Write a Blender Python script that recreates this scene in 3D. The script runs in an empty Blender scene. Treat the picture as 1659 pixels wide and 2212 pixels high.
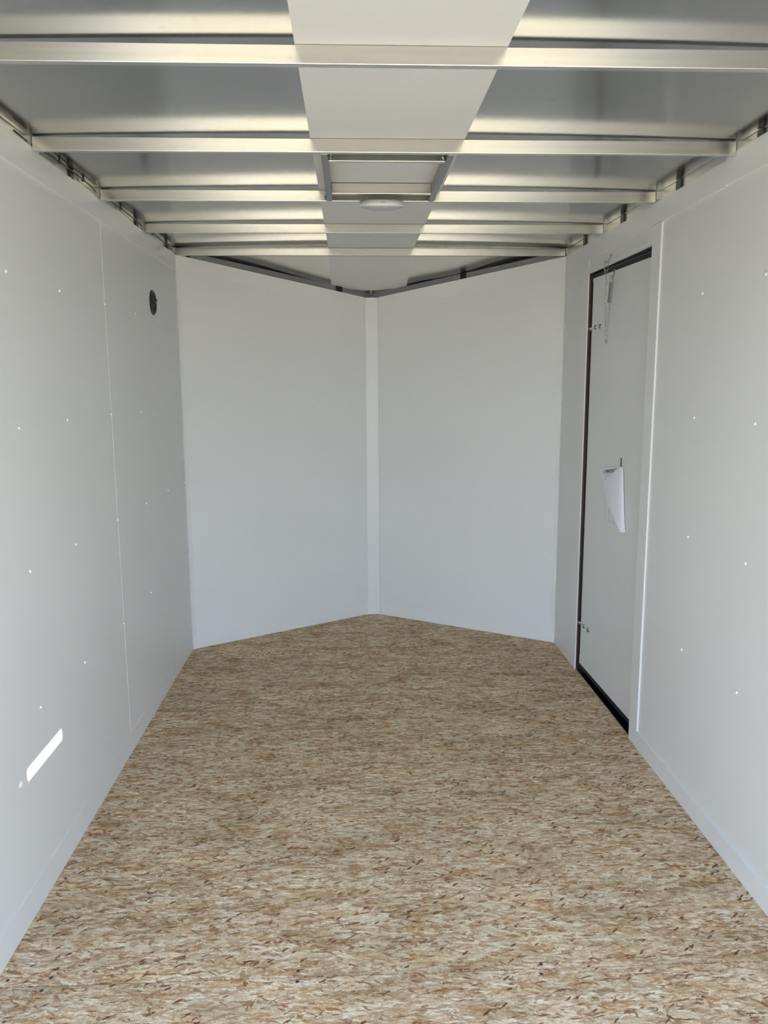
import bpy, bmesh, math, random
from mathutils import Vector, Matrix, noise
random.seed(7)
SC = bpy.context.scene
COL = SC.collection
PI = math.pi
W = 2.03                      # inside width of the trailer

# ------------------------------------------------------------------ camera
cam_data = bpy.data.cameras.new('camera')
cam = bpy.data.objects.new('camera', cam_data)
COL.objects.link(cam)
rt = Vector((0.9991182, -0.04169432, -0.00493939))
up = Vector((0.01164069, 0.16205231, 0.98671351))
fw = Vector((0.04033991, 0.98590092, -0.16239476))
M = Matrix((rt, up, -fw)).transposed().to_4x4()
M.translation = (0.8935, 0.0, 1.4628)
cam.matrix_world = M
cam_data.sensor_fit = 'VERTICAL'
cam_data.sensor_height = 24.0
cam_data.lens = 24.0 * 1700.5 / 2212.0
cam_data.clip_start = 0.02
SC.camera = cam

# ------------------------------------------------------------------ view, sky, sun
SC.view_settings.view_transform = 'Standard'
SC.view_settings.look = 'None'
SC.view_settings.gamma = 1.0
SC.view_settings.use_curve_mapping = False
SC.view_settings.exposure = 1.6
world = bpy.data.worlds.new('sky')
SC.world = world
world.use_nodes = True
wt = world.node_tree
wt.nodes.clear()
w_out = wt.nodes.new('ShaderNodeOutputWorld')
w_bg = wt.nodes.new('ShaderNodeBackground')
w_co = wt.nodes.new('ShaderNodeTexCoord')
w_sep = wt.nodes.new('ShaderNodeSeparateXYZ')
w_rmp = wt.nodes.new('ShaderNodeValToRGB')
wt.links.new(w_co.outputs['Generated'], w_sep.inputs[0])
wt.links.new(w_sep.outputs['Z'], w_rmp.inputs[0])
wt.links.new(w_rmp.outputs[0], w_bg.inputs[0])
wt.links.new(w_bg.outputs[0], w_out.inputs[0])
w_rmp.color_ramp.elements[0].position = 0.0
w_rmp.color_ramp.elements[0].color = (0.77, 0.885, 1.0, 1)
w_rmp.color_ramp.elements[1].position = 0.75
w_rmp.color_ramp.elements[1].color = (0.32, 0.52, 0.95, 1)
w_bg.inputs[1].default_value = 2.3
SUN_EL, SUN_AZ = math.radians(35), math.radians(12)
sun_dir = Vector((-math.cos(SUN_EL) * math.cos(SUN_AZ), math.cos(SUN_EL) * math.sin(SUN_AZ), -math.sin(SUN_EL)))
sun_data = bpy.data.lights.new('sun', 'SUN')
sun_data.energy = 5.9
sun_data.angle = math.radians(0.35)
sun_data.color = (1.0, 0.94, 0.84)
sun = bpy.data.objects.new('sun', sun_data)
COL.objects.link(sun)
sun.rotation_euler = sun_dir.to_track_quat('-Z', 'Y').to_euler()
sun.location = (6, -2, 6)

# ------------------------------------------------------------------ material helpers
def mat(name):
    m = bpy.data.materials.new(name)
    m.use_nodes = True
    nt = m.node_tree
    return m, nt, nt.nodes['Principled BSDF']

def N(nt, kind, **kw):
    n = nt.nodes.new(kind)
    for k, v in kw.items():
        setattr(n, k, v)
    return n

def bump_noise(nt, bsdf, scale, strength, dist=0.001, detail=3, stretch=None):
    co = N(nt, 'ShaderNodeTexCoord')
    mp = N(nt, 'ShaderNodeMapping')
    if stretch: mp.inputs['Scale'].default_value = stretch
    no = N(nt, 'ShaderNodeTexNoise')
    no.inputs['Scale'].default_value = scale
    no.inputs['Detail'].default_value = detail
    bp = N(nt, 'ShaderNodeBump')
    bp.inputs['Strength'].default_value = strength
    bp.inputs['Distance'].default_value = dist
    nt.links.new(co.outputs['Object'], mp.inputs[0])
    nt.links.new(mp.outputs[0], no.inputs[0])
    nt.links.new(no.outputs[0], bp.inputs['Height'])
    nt.links.new(bp.outputs[0], bsdf.inputs['Normal'])
    return no

def simple(name, col, rough, metal=0.0, spec=0.5, bump=None, var=0.0, vscale=3.0, vstretch=(1, 1, 1)):
    m, nt, b = mat(name)
    b.inputs['Base Color'].default_value = (*col, 1)
    b.inputs['Roughness'].default_value = rough
    b.inputs['Metallic'].default_value = metal
    b.inputs['Specular IOR Level'].default_value = spec
    if bump: bump_noise(nt, b, *bump)
    if var:
        co = N(nt, 'ShaderNodeTexCoord')
        mp = N(nt, 'ShaderNodeMapping'); mp.inputs['Scale'].default_value = vstretch
        no = N(nt, 'ShaderNodeTexNoise')
        no.inputs['Scale'].default_value = vscale; no.inputs['Detail'].default_value = 5
        rp = N(nt, 'ShaderNodeValToRGB')
        rp.color_ramp.elements[0].position = 0.3
        rp.color_ramp.elements[1].position = 0.7
        rp.color_ramp.elements[0].color = (*[c * (1 - var) for c in col], 1)
        rp.color_ramp.elements[1].color = (*[min(1, c * (1 + var * 0.5)) for c in col], 1)
        nt.links.new(co.outputs['Object'], mp.inputs[0]); nt.links.new(mp.outputs[0], no.inputs[0])
        nt.links.new(no.outputs[0], rp.inputs[0]); nt.links.new(rp.outputs[0], b.inputs['Base Color'])
    return m

WHITE = simple('white_vinyl_panel', (0.80, 0.81, 0.80), 0.42, spec=0.4, bump=(900, 0.06, 0.0004, 2), var=0.025, vscale=1.5)
TRIM = simple('white_trim_metal', (0.81, 0.82, 0.81), 0.38, spec=0.45, var=0.02, vscale=2)
STRIPM = simple('white_ceiling_strip', (0.72, 0.72, 0.71), 0.55, spec=0.3, bump=(700, 0.05, 0.0004, 2))
SCREWM = simple('white_screw_paint', (0.86, 0.87, 0.86), 0.3)
SCREWD = simple('rivet_shadow_dot', (0.12, 0.12, 0.11), 0.5)  # shadow at the middle of each rivet, painted as a dark dot
BLACK = simple('black_paint', (0.012, 0.012, 0.013), 0.45)
RUBBER = simple('black_rubber', (0.018, 0.017, 0.015), 0.6)
NAVY = simple('black_steel_blue_reflection', (0.014, 0.022, 0.040), 0.3)  # black steel with the blue daylight reflection tinted into its colour
EDGE = simple('dull_edge_strip', (0.42, 0.42, 0.40), 0.5)
RUST = simple('rust_brown_primer', (0.11, 0.045, 0.03), 0.6, var=0.4, vscale=6)
ZINC = simple('zinc_plate', (0.42, 0.455, 0.455), 0.3, metal=1.0, var=0.2, vscale=60)
ZINCD = simple('zinc_dark_recess', (0.10, 0.11, 0.11), 0.5, metal=0.6)
WIREM = simple('dark_cable', (0.05, 0.045, 0.04), 0.5)
LENS = simple('frosted_lens', (0.46, 0.47, 0.50), 0.4, spec=0.3)
LIGHTM = simple('white_lamp_plastic', (0.82, 0.82, 0.80), 0.3)
GREYM = simple('grey_mark', (0.36, 0.37, 0.38), 0.5)
VENTM = simple('black_vent_plastic', (0.015, 0.015, 0.016), 0.35)
VENTS = simple('black_vent_slat', (0.05, 0.05, 0.052), 0.35)
PAPER = simple('white_paper', (0.87, 0.88, 0.95), 0.7, spec=0.2)
INK = simple('black_ink', (0.03, 0.03, 0.05), 0.7)
INKL = simple('grey_ink', (0.28, 0.28, 0.32), 0.7)
GAL = simple('galvanised_rail', (0.50, 0.50, 0.49), 0.38, metal=1.0, bump=(8, 0.15, 0.004, 3), var=0.12, vscale=5)
FRONTRAIL = simple('mill_finish_front_rail', (0.36, 0.37, 0.38), 0.42, metal=1.0, var=0.1, vscale=6)
GROUND = simple('pale_gravel_ground', (0.62, 0.475, 0.275), 0.95, spec=0.1, var=0.2, vscale=1.2)
OUTER = simple('white_outer_skin', (0.7, 0.7, 0.7), 0.4)

def roof_metal():
    m, nt, b = mat('mill_finish_roof_sheet')
    b.inputs['Metallic'].default_value = 1.0
    b.inputs['Roughness'].default_value = 0.17
    co = N(nt, 'ShaderNodeTexCoord')
    no = N(nt, 'ShaderNodeTexNoise'); no.inputs['Scale'].default_value = 2.2; no.inputs['Detail'].default_value = 6
    rp = N(nt, 'ShaderNodeValToRGB')
    rp.color_ramp.elements[0].position = 0.35; rp.color_ramp.elements[0].color = (0.38, 0.39, 0.395, 1)
    rp.color_ramp.elements[1].position = 0.65; rp.color_ramp.elements[1].color = (0.43, 0.44, 0.445, 1)
    nt.links.new(co.outputs['Object'], no.inputs[0]); nt.links.new(no.outputs[0], rp.inputs[0])
    # small scuffs on the sheet
    vo = N(nt, 'ShaderNodeTexNoise'); vo.inputs['Scale'].default_value = 26; vo.inputs['Detail'].default_value = 4
    sc = N(nt, 'ShaderNodeMapRange'); sc.inputs[1].default_value = 0.69; sc.inputs[2].default_value = 0.76
    sc.inputs[3].default_value = 0.0; sc.inputs[4].default_value = 0.45
    mx = N(nt, 'ShaderNodeMix', data_type='RGBA')
    nt.links.new(co.outputs['Object'], vo.inputs[0]); nt.links.new(vo.outputs[0], sc.inputs[0])
    nt.links.new(sc.outputs[0], mx.inputs[0]); nt.links.new(rp.outputs[0], mx.inputs[6])
    mx.inputs[7].default_value = (0.26, 0.265, 0.27, 1)
    nt.links.new(mx.outputs[2], b.inputs['Base Color'])
    n2 = N(nt, 'ShaderNodeTexNoise'); n2.inputs['Scale'].default_value = 1.6; n2.inputs['Detail'].default_value = 1
    bp = N(nt, 'ShaderNodeBump'); bp.inputs['Strength'].default_value = 0.35; bp.inputs['Distance'].default_value = 0.01
    nt.links.new(co.outputs['Object'], n2.inputs[0]); nt.links.new(n2.outputs[0], bp.inputs['Height'])
    nt.links.new(bp.outputs[0], b.inputs['Normal'])
    return m
ROOF = roof_metal()
ROOFN = simple('dull_nose_roof_sheet', (0.84, 0.83, 0.79), 0.26, metal=1.0, bump=(1.5, 0.3, 0.01, 1), var=0.06, vscale=4)

def beam_metal():
    m, nt, b = mat('extruded_aluminium')
    b.inputs['Metallic'].default_value = 1.0
    b.inputs['Roughness'].default_value = 0.24
    co = N(nt, 'ShaderNodeTexCoord')
    mp = N(nt, 'ShaderNodeMapping'); mp.inputs['Scale'].default_value = (2, 30, 60)
    no = N(nt, 'ShaderNodeTexNoise'); no.inputs['Scale'].default_value = 1.5; no.inputs['Detail'].default_value = 5
    rp = N(nt, 'ShaderNodeValToRGB')
    rp.color_ramp.elements[0].position = 0.3; rp.color_ramp.elements[0].color = (0.62, 0.61, 0.58, 1)
    rp.color_ramp.elements[1].position = 0.7; rp.color_ramp.elements[1].color = (0.69, 0.68, 0.65, 1)
    nt.links.new(co.outputs['Object'], mp.inputs[0]); nt.links.new(mp.outputs[0], no.inputs[0])
    nt.links.new(no.outputs[0], rp.inputs[0])
    sp = N(nt, 'ShaderNodeTexNoise'); sp.inputs['Scale'].default_value = 38; sp.inputs['Detail'].default_value = 3
    sr = N(nt, 'ShaderNodeMapRange'); sr.inputs[1].default_value = 0.68; sr.inputs[2].default_value = 0.78; sr.inputs[4].default_value = 0.35
    mx = N(nt, 'ShaderNodeMix', data_type='RGBA')
    nt.links.new(co.outputs['Object'], sp.inputs[0]); nt.links.new(sp.outputs[0], sr.inputs[0])
    nt.links.new(sr.outputs[0], mx.inputs[0]); nt.links.new(rp.outputs[0], mx.inputs[6])
    mx.inputs[7].default_value = (0.42, 0.40, 0.36, 1)
    nt.links.new(mx.outputs[2], b.inputs['Base Color'])
    return m
ALU = beam_metal()
RAIL = simple('bright_mill_rail', (0.80, 0.78, 0.73), 0.42, metal=1.0, bump=(5, 0.2, 0.004, 2), var=0.1, vscale=6)

# ---- oriented strand board: layers of elongated flakes, each its own tone
def flake_group():
    g = bpy.data.node_groups.new('strand_layer', 'ShaderNodeTree')
    for nm, ty in (('Vector', 'NodeSocketVector'), ('Angle', 'NodeSocketFloat'), ('Scale', 'NodeSocketVector'),
                   ('Seed', 'NodeSocketFloat'), ('Keep', 'NodeSocketFloat')):
        g.interface.new_socket(nm, in_out='INPUT', socket_type=ty)
    for nm in ('Mask', 'Tone', 'Hue', 'Edge'):
        g.interface.new_socket(nm, in_out='OUTPUT', socket_type='NodeSocketFloat')
    gi = g.nodes.new('NodeGroupInput'); go = g.nodes.new('NodeGroupOutput')
    L = g.links.new
    rot = N(g, 'ShaderNodeVectorRotate', rotation_type='Z_AXIS')
    L(gi.outputs['Vector'], rot.inputs['Vector']); L(gi.outputs['Angle'], rot.inputs['Angle'])
    mul = N(g, 'ShaderNodeVectorMath', operation='MULTIPLY')
    L(rot.outputs[0], mul.inputs[0]); L(gi.outputs['Scale'], mul.inputs[1])
    cmb = N(g, 'ShaderNodeCombineXYZ')
    L(gi.outputs['Seed'], cmb.inputs[0]); L(gi.outputs['Seed'], cmb.inputs[1])
    add = N(g, 'ShaderNodeVectorMath', operation='ADD')
    L(mul.outputs[0], add.inputs[0]); L(cmb.outputs[0], add.inputs[1])
    nz = N(g, 'ShaderNodeTexNoise', noise_dimensions='2D'); nz.inputs['Scale'].default_value = 2.1; nz.inputs['Detail'].default_value = 4
    L(add.outputs[0], nz.inputs['Vector'])
    sub = N(g, 'ShaderNodeVectorMath', operation='SUBTRACT'); sub.inputs[1].default_value = (0.5, 0.5, 0.5)
    L(nz.outputs['Color'], sub.inputs[0])
    scl = N(g, 'ShaderNodeVectorMath', operation='SCALE'); scl.inputs['Scale'].default_value = 1.25
    L(sub.outputs[0], scl.inputs[0])
    ad2 = N(g, 'ShaderNodeVectorMath', operation='ADD')
    L(add.outputs[0], ad2.inputs[0]); L(scl.outputs[0], ad2.inputs[1])
    vo = N(g, 'ShaderNodeTexVoronoi', voronoi_dimensions='2D', feature='F1'); vo.inputs['Scale'].default_value = 1.0
    ve = N(g, 'ShaderNodeTexVoronoi', voronoi_dimensions='2D', feature='DISTANCE_TO_EDGE'); ve.inputs['Scale'].default_value = 1.0
    L(ad2.outputs[0], vo.inputs['Vector']); L(ad2.outputs[0], ve.inputs['Vector'])
    sep = N(g, 'ShaderNodeSeparateColor')
    L(vo.outputs['Color'], sep.inputs[0])
    lt = N(g, 'ShaderNodeMath', operation='LESS_THAN')
    L(sep.outputs[0], lt.inputs[0]); L(gi.outputs['Keep'], lt.inputs[1])
    ed = N(g, 'ShaderNodeMapRange'); ed.inputs[1].default_value = 0.0; ed.inputs[2].default_value = 0.055
    L(ve.outputs['Distance'], ed.inputs[0])
    L(lt.outputs[0], go.inputs['Mask']); L(sep.outputs[1], go.inputs['Tone']); L(sep.outputs[2], go.inputs['Hue'])
    L(ed.outputs[0], go.inputs['Edge'])
    return g

def osb():
    m, nt, b = mat('oriented_strand_board')
    L = nt.links.new
    g = flake_group()
    co = N(nt, 'ShaderNodeTexCoord')
    geo = N(nt, 'ShaderNodeNewGeometry')
    mo = N(nt, 'ShaderNodeMath', operation='MULTIPLY'); mo.inputs[1].default_value = 37.0
    L(geo.outputs['Random Per Island'], mo.inputs[0])
    cm = N(nt, 'ShaderNodeCombineXYZ'); L(mo.outputs[0], cm.inputs[0])
    base = N(nt, 'ShaderNodeVectorMath', operation='ADD')
    L(co.outputs['Object'], base.inputs[0]); L(cm.outputs[0], base.inputs[1])
    layers = [  # angle, scale along, scale across, keep
        (5, 8, 22, 1.0), (-30, 10, 28, .5), (45, 12, 30, .34), (-6, 7, 40, .5), (80, 15, 32, .20), (14, 13, 48, .4),
        (-14, 18, 64, .36), (-58, 18, 48, .22), (3, 12, 80, .36), (30, 22, 74, .26), (-8, 30, 110, .28), (62, 32, 96, .14),
        (12, 40, 140, .24), (-26, 46, 120, .18), (2, 28, 180, .22), (-75, 56, 120, .08), (20, 75, 190, .12)]
    ramp_pts = [(0.0, (.31, .18, .098)), (.03, (.43, .27, .155)), (.10, (.56, .385, .235)), (.24, (.655, .475, .300)),
                (.44, (.755, .58, .385)), (.66, (.82, .675, .465)), (.86, (.87, .75, .545)), (1.0, (.91, .815, .635))]
    # sparse thin strands laid on last: bark-brown slivers and cream shavings
    special = {len(layers): (.34, .19, .105), len(layers) + 1: (.42, .26, .15), len(layers) + 2: (.91, .81, .61), len(layers) + 3: (.22, .11, .06), len(layers) + 4: (.60, .42, .27)}
    layers = layers + [(-9, 40, 230, .028), (33, 46, 220, .022), (7, 34, 150, .10), (-38, 60, 190, .014), (-16, 36, 170, .10)]
    prev = None; prevE = None
    for i, (a, sx, sy, keep) in enumerate(layers):
        n = N(nt, 'ShaderNodeGroup'); n.node_tree = g
        L(base.outputs[0], n.inputs['Vector'])
        n.inputs['Angle'].default_value = math.radians(a)
        n.inputs['Scale'].default_value = (sx, sy, 1)
        n.inputs['Seed'].default_value = 11.3 * i + 3.7
        n.inputs['Keep'].default_value = keep
        rp = N(nt, 'ShaderNodeValToRGB')
        cr = rp.color_ramp
        while len(cr.elements) < len(ramp_pts): cr.elements.new(0.5)
        for e, (p_, c_) in zip(cr.elements, ramp_pts):
            e.position = p_; e.color = (*c_, 1)
        L(n.outputs['Tone'], rp.inputs[0])
        if i in special:
            for e in cr.elements: e.color = (*special[i], 1)
        # a little pink or grey from flake to flake
        hm = N(nt, 'ShaderNodeMapRange'); hm.inputs[1].default_value = 0.70; hm.inputs[2].default_value = 1.0; hm.inputs[4].default_value = 0.30
        L(n.outputs['Hue'], hm.inputs[0])
        hx = N(nt, 'ShaderNodeMix', data_type='RGBA'); hx.blend_type = 'MULTIPLY'
        L(hm.outputs[0], hx.inputs[0]); L(rp.outputs[0], hx.inputs[6]); hx.inputs[7].default_value = (.86, .68, .62, 1)
        em = N(nt, 'ShaderNodeMapRange'); em.inputs[3].default_value = 0.66; em.inputs[4].default_value = 1.0
        L(n.outputs['Edge'], em.inputs[0])
        ex = N(nt, 'ShaderNodeMix', data_type='RGBA'); ex.blend_type = 'MULTIPLY'; ex.inputs[0].default_value = 1.0
        ec = N(nt, 'ShaderNodeCombineColor')
        for k in range(3): L(em.outputs[0], ec.inputs[k])
        L(hx.outputs[2], ex.inputs[6]); L(ec.outputs[0], ex.inputs[7])
        if prev is None:
            prev = ex.outputs[2]
        else:
            mx = N(nt, 'ShaderNodeMix', data_type='RGBA')
            L(n.outputs['Mask'], mx.inputs[0]); L(prev, mx.inputs[6]); L(ex.outputs[2], mx.inputs[7])
            prev = mx.outputs[2]
    # wood grain along the strands and a broad uneven tone of the board
    mp = N(nt, 'ShaderNodeMapping'); mp.inputs['Scale'].default_value = (55, 330, 1)
    L(base.outputs[0], mp.inputs[0])
    gr = N(nt, 'ShaderNodeTexNoise'); gr.inputs['Scale'].default_value = 1.0; gr.inputs['Detail'].default_value = 4
    L(mp.outputs[0], gr.inputs[0])
    gm = N(nt, 'ShaderNodeMapRange'); gm.inputs[1].default_value = .3; gm.inputs[2].default_value = .7; gm.inputs[3].default_value = .78; gm.inputs[4].default_value = 1.15
    L(gr.outputs[0], gm.inputs[0])
    br = N(nt, 'ShaderNodeTexNoise'); br.inputs['Scale'].default_value = 3.2; br.inputs['Detail'].default_value = 3
    L(base.outputs[0], br.inputs[0])
    bm_ = N(nt, 'ShaderNodeMapRange'); bm_.inputs[1].default_value = .3; bm_.inputs[2].default_value = .7; bm_.inputs[3].default_value = .90; bm_.inputs[4].default_value = 1.10
    L(br.outputs[0], bm_.inputs[0])
    mm = N(nt, 'ShaderNodeMath', operation='MULTIPLY'); L(gm.outputs[0], mm.inputs[0]); L(bm_.outputs[0], mm.inputs[1])
    cc = N(nt, 'ShaderNodeCombineColor')
    for k in range(3): L(mm.outputs[0], cc.inputs[k])
    fx = N(nt, 'ShaderNodeMix', data_type='RGBA'); fx.blend_type = 'MULTIPLY'; fx.inputs[0].default_value = 1.0
    L(prev, fx.inputs[6]); L(cc.outputs[0], fx.inputs[7])
    # thin curling strand edges
    for (msc, thr, dark) in (((9, 26, 1), .012, .62), ((22, 60, 1), .018, .66), ((40, 90, 1), .022, .72)):
        m3 = N(nt, 'ShaderNodeMapping'); m3.inputs['Scale'].default_value = msc
        L(base.outputs[0], m3.inputs[0])
        n3 = N(nt, 'ShaderNodeTexNoise', noise_dimensions='2D'); n3.inputs['Scale'].default_value = 1.7; n3.inputs['Detail'].default_value = 4; n3.inputs['Roughness'].default_value = .6
        L(m3.outputs[0], n3.inputs['Vector'])
        a1 = N(nt, 'ShaderNodeMath', operation='SUBTRACT'); a1.inputs[1].default_value = .5; L(n3.outputs[0], a1.inputs[0])
        a2 = N(nt, 'ShaderNodeMath', operation='ABSOLUTE'); L(a1.outputs[0], a2.inputs[0])
        a3 = N(nt, 'ShaderNodeMapRange'); a3.inputs[1].default_value = 0; a3.inputs[2].default_value = thr; a3.inputs[3].default_value = dark; a3.inputs[4].default_value = 1
        L(a2.outputs[0], a3.inputs[0])
        a4 = N(nt, 'ShaderNodeMix', data_type='RGBA'); a4.blend_type = 'MULTIPLY'; a4.inputs[0].default_value = 1
        a5 = N(nt, 'ShaderNodeCombineColor')
        for k in range(3): L(a3.outputs[0], a5.inputs[k])
        L(fx.outputs[2], a4.inputs[6]); L(a5.outputs[0], a4.inputs[7])
        fx = a4
    # grey-brown and honey mottling, board-sized down to hand-sized
    for (msc, colr, lo, hi, amt) in (((3.2, 11, 1), (.74, .70, .64, 1), .48, .68, .90), ((8, 34, 1), (.80, .64, .49, 1), .51, .68, .90), ((6, 18, 1), (1.0, .93, .78, 1), .48, .7, .6), ((24, 90, 1), (.80, .65, .51, 1), .56, .68, .65)):
        m3 = N(nt, 'ShaderNodeMapping'); m3.inputs['Scale'].default_value = msc; m3.inputs['Location'].default_value = (msc[0] * 3.1, msc[1], 0)
        L(base.outputs[0], m3.inputs[0])
        n3 = N(nt, 'ShaderNodeTexNoise', noise_dimensions='2D'); n3.inputs['Scale'].default_value = 1.0; n3.inputs['Detail'].default_value = 6; n3.inputs['Roughness'].default_value = .62
        L(m3.outputs[0], n3.inputs['Vector'])
        a3 = N(nt, 'ShaderNodeMapRange'); a3.inputs[1].default_value = lo; a3.inputs[2].default_value = hi; a3.inputs[4].default_value = amt
        L(n3.outputs[0], a3.inputs[0])
        a4 = N(nt, 'ShaderNodeMix', data_type='RGBA'); a4.blend_type = 'MULTIPLY'
        L(a3.outputs[0], a4.inputs[0]); L(fx.outputs[2], a4.inputs[6]); a4.inputs[7].default_value = colr
        fx = a4
    # small black flecks (pitch pockets and bark)
    mp2 = N(nt, 'ShaderNodeMapping'); mp2.inputs['Scale'].default_value = (22, 62, 1); mp2.inputs['Rotation'].default_value = (0, 0, .35)
    wn = N(nt, 'ShaderNodeTexNoise', noise_dimensions='2D'); wn.inputs['Scale'].default_value = 55; wn.inputs['Detail'].default_value = 2
    L(base.outputs[0], wn.inputs['Vector'])
    wsc = N(nt, 'ShaderNodeVectorMath', operation='SCALE'); wsc.inputs['Scale'].default_value = .03
    L(wn.outputs['Color'], wsc.inputs[0])
    wad = N(nt, 'ShaderNodeVectorMath', operation='ADD'); L(base.outputs[0], wad.inputs[0]); L(wsc.outputs[0], wad.inputs[1])
    L(wad.outputs[0], mp2.inputs[0])
    vs = N(nt, 'ShaderNodeTexVoronoi', voronoi_dimensions='2D'); vs.inputs['Scale'].default_value = 1.0
    L(mp2.outputs[0], vs.inputs['Vector'])
    sp = N(nt, 'ShaderNodeSeparateColor'); L(vs.outputs['Color'], sp.inputs[0])
    l1 = N(nt, 'ShaderNodeMath', operation='LESS_THAN'); l1.inputs[1].default_value = .014; L(sp.outputs[0], l1.inputs[0])
    l2 = N(nt, 'ShaderNodeMath', operation='LESS_THAN'); l2.inputs[1].default_value = .17; L(vs.outputs['Distance'], l2.inputs[0])
    l3 = N(nt, 'ShaderNodeMath', operation='MULTIPLY'); L(l1.outputs[0], l3.inputs[0]); L(l2.outputs[0], l3.inputs[1])
    l4 = N(nt, 'ShaderNodeMath', operation='MULTIPLY'); l4.inputs[1].default_value = .8; L(l3.outputs[0], l4.inputs[0])
    dk = N(nt, 'ShaderNodeMix', data_type='RGBA')
    L(l4.outputs[0], dk.inputs[0]); L(fx.outputs[2], dk.inputs[6]); dk.inputs[7].default_value = (.075, .042, .028, 1)
    L(dk.outputs[2], b.inputs['Base Color'])
    b.inputs['Roughness'].default_value = 0.72
    b.inputs['Specular IOR Level'].default_value = 0.10
    bp = N(nt, 'ShaderNodeBump'); bp.inputs['Strength'].default_value = 0.25; bp.inputs['Distance'].default_value = 0.001
    L(gr.outputs[0], bp.inputs['Height']); L(bp.outputs[0], b.inputs['Normal'])
    return m
OSB = osb()

# ------------------------------------------------------------------ mesh helpers
def box(bm, x0, x1, y0, y1, z0, z1, bev=0.0):
    vs = [bm.verts.new((x, y, z)) for z in (z0, z1) for y in (y0, y1) for x in (x0, x1)]
    fs = [bm.faces.new([vs[i] for i in f]) for f in ((0, 2, 3, 1), (4, 5, 7, 6), (0, 1, 5, 4), (2, 6, 7, 3), (0, 4, 6, 2), (1, 3, 7, 5))]
    if bev:
        es = list({e for f in fs for e in f.edges})
        bmesh.ops.bevel(bm, geom=es, offset=bev, segments=2, affect='EDGES', profile=0.5)
    return vs

def hexa(bm, a):
    """eight corners: bottom ring of four then top ring of four"""
    vs = [bm.verts.new(p) for p in a]
    for f in ((3, 2, 1, 0), (4, 5, 6, 7), (0, 1, 5, 4), (1, 2, 6, 5), (2, 3, 7, 6), (3, 0, 4, 7)):
        bm.faces.new([vs[i] for i in f])
    return vs

def tube(bm, pts, r, n=8, closed=False, cap=True):
    pts = [Vector(p) for p in pts]
    rings = []
    t0 = None
    m = len(pts)
    u = None
    for i, p in enumerate(pts):
        if closed:
            t = pts[(i + 1) % m] - pts[i - 1]
        else:
            t = pts[min(i + 1, m - 1)] - pts[max(i - 1, 0)]
        t.normalize()
        if u is None:
            u = t.orthogonal().normalized()
        else:
            u = (u - t * u.dot(t)).normalized()
        v = t.cross(u)
        rings.append([bm.verts.new(p + (u * math.cos(2 * PI * k / n) + v * math.sin(2 * PI * k / n)) * r) for k in range(n)])
    cnt = m if closed else m - 1
    for i in range(cnt):
        a, b = rings[i], rings[(i + 1) % m]
        off = 0
        if closed and i == m - 1:
            off = min(range(n), key=lambda o: (b[o].co - a[0].co).length)
        for k in range(n):
            bm.faces.new((a[k], a[(k + 1) % n], b[(k + 1 + off) % n], b[(k + off) % n]))
    if cap and not closed:
        bm.faces.new(list(reversed(rings[0]))); bm.faces.new(rings[-1])

def lathe(bm, prof, n=40, mtx=None):
    """profile of (radius, height) turned about Z"""
    mtx = mtx or Matrix.Identity(4)
    rings = []
    for r, z in prof:
        if r <= 1e-6:
            rings.append([bm.verts.new(mtx @ Vector((0, 0, z)))])
        else:
            rings.append([bm.verts.new(mtx @ Vector((r * math.cos(2 * PI * k / n), r * math.sin(2 * PI * k / n), z))) for k in range(n)])
    for a, b in zip(rings, rings[1:]):
        for k in range(n):
            k2 = (k + 1) % n
            if len(a) == 1 and len(b) == 1: continue
            if len(a) == 1: bm.faces.new((a[0], b[k2], b[k]))
            elif len(b) == 1: bm.faces.new((a[k], a[k2], b[0]))
            else: bm.faces.new((a[k], a[k2], b[k2], b[k]))

def obj(name, bm, m, parent=None, smooth=False, local=True):
    bmesh.ops.recalc_face_normals(bm, faces=bm.faces[:])
    me = bpy.data.meshes.new(name)
    bm.to_mesh(me); bm.free()
    me.materials.append(m)
    if smooth:
        for p in me.polygons: p.use_smooth = True
    o = bpy.data.objects.new(name, me)
    COL.objects.link(o)
    if parent is not None:
        o.parent = parent
        if local:
            o.matrix_parent_inverse = Matrix.Translation(-Vector(parent.location))
    return o

def nb(): return bmesh.new()

def tag(o, label=None, cat=None, group=None, kind=None):
    if label: o['label'] = label
    if cat: o['category'] = cat
    if group: o['group'] = group
    if kind: o['kind'] = kind
    return o

def thing(name, label, cat, loc, group=None):
    o = bpy.data.objects.new(name, None)
    o.empty_display_size = 0.05
    COL.objects.link(o); o.location = loc
    return tag(o, label, cat, group)

def struct(name, bm, m, label, cat, **kw):
    return tag(obj(name, bm, m, None, **kw), label, cat, None, 'structure')

# ------------------------------------------------------------------ the setting
BACK = -0.15                 # rear opening
VY = 4.2485                  # where the side walls meet the V nose
AX, AY = 1.0231, 4.8905      # apex of the nose
ZT = 2.1155                  # top edge of the upper trim on the side walls
ZA = 1.965                   # the same at the apex
def roof_z(x, y=2.0):
    t = (x - W / 2) / (W / 2 + 0.04)
    k = min(1, max(0, (y - 3.66) / .5)); k = k * k * (3 - 2 * k)
    c = 0.0080 + 0.0085 * k
    if y > 4.27: c *= max(0, 1 - (y - 4.27) / .60)
    return 2.1526 + c * (1 - t * t)
def nose_drop(y): return max(0.0, (y - 4.27)) * 0.258

bm = nb(); box(bm, -60, 60, -80, 60, -0.62, -0.60)
struct('ground', bm, GROUND, 'pale sunlit gravel ground behind and below the trailer', 'ground')

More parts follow.
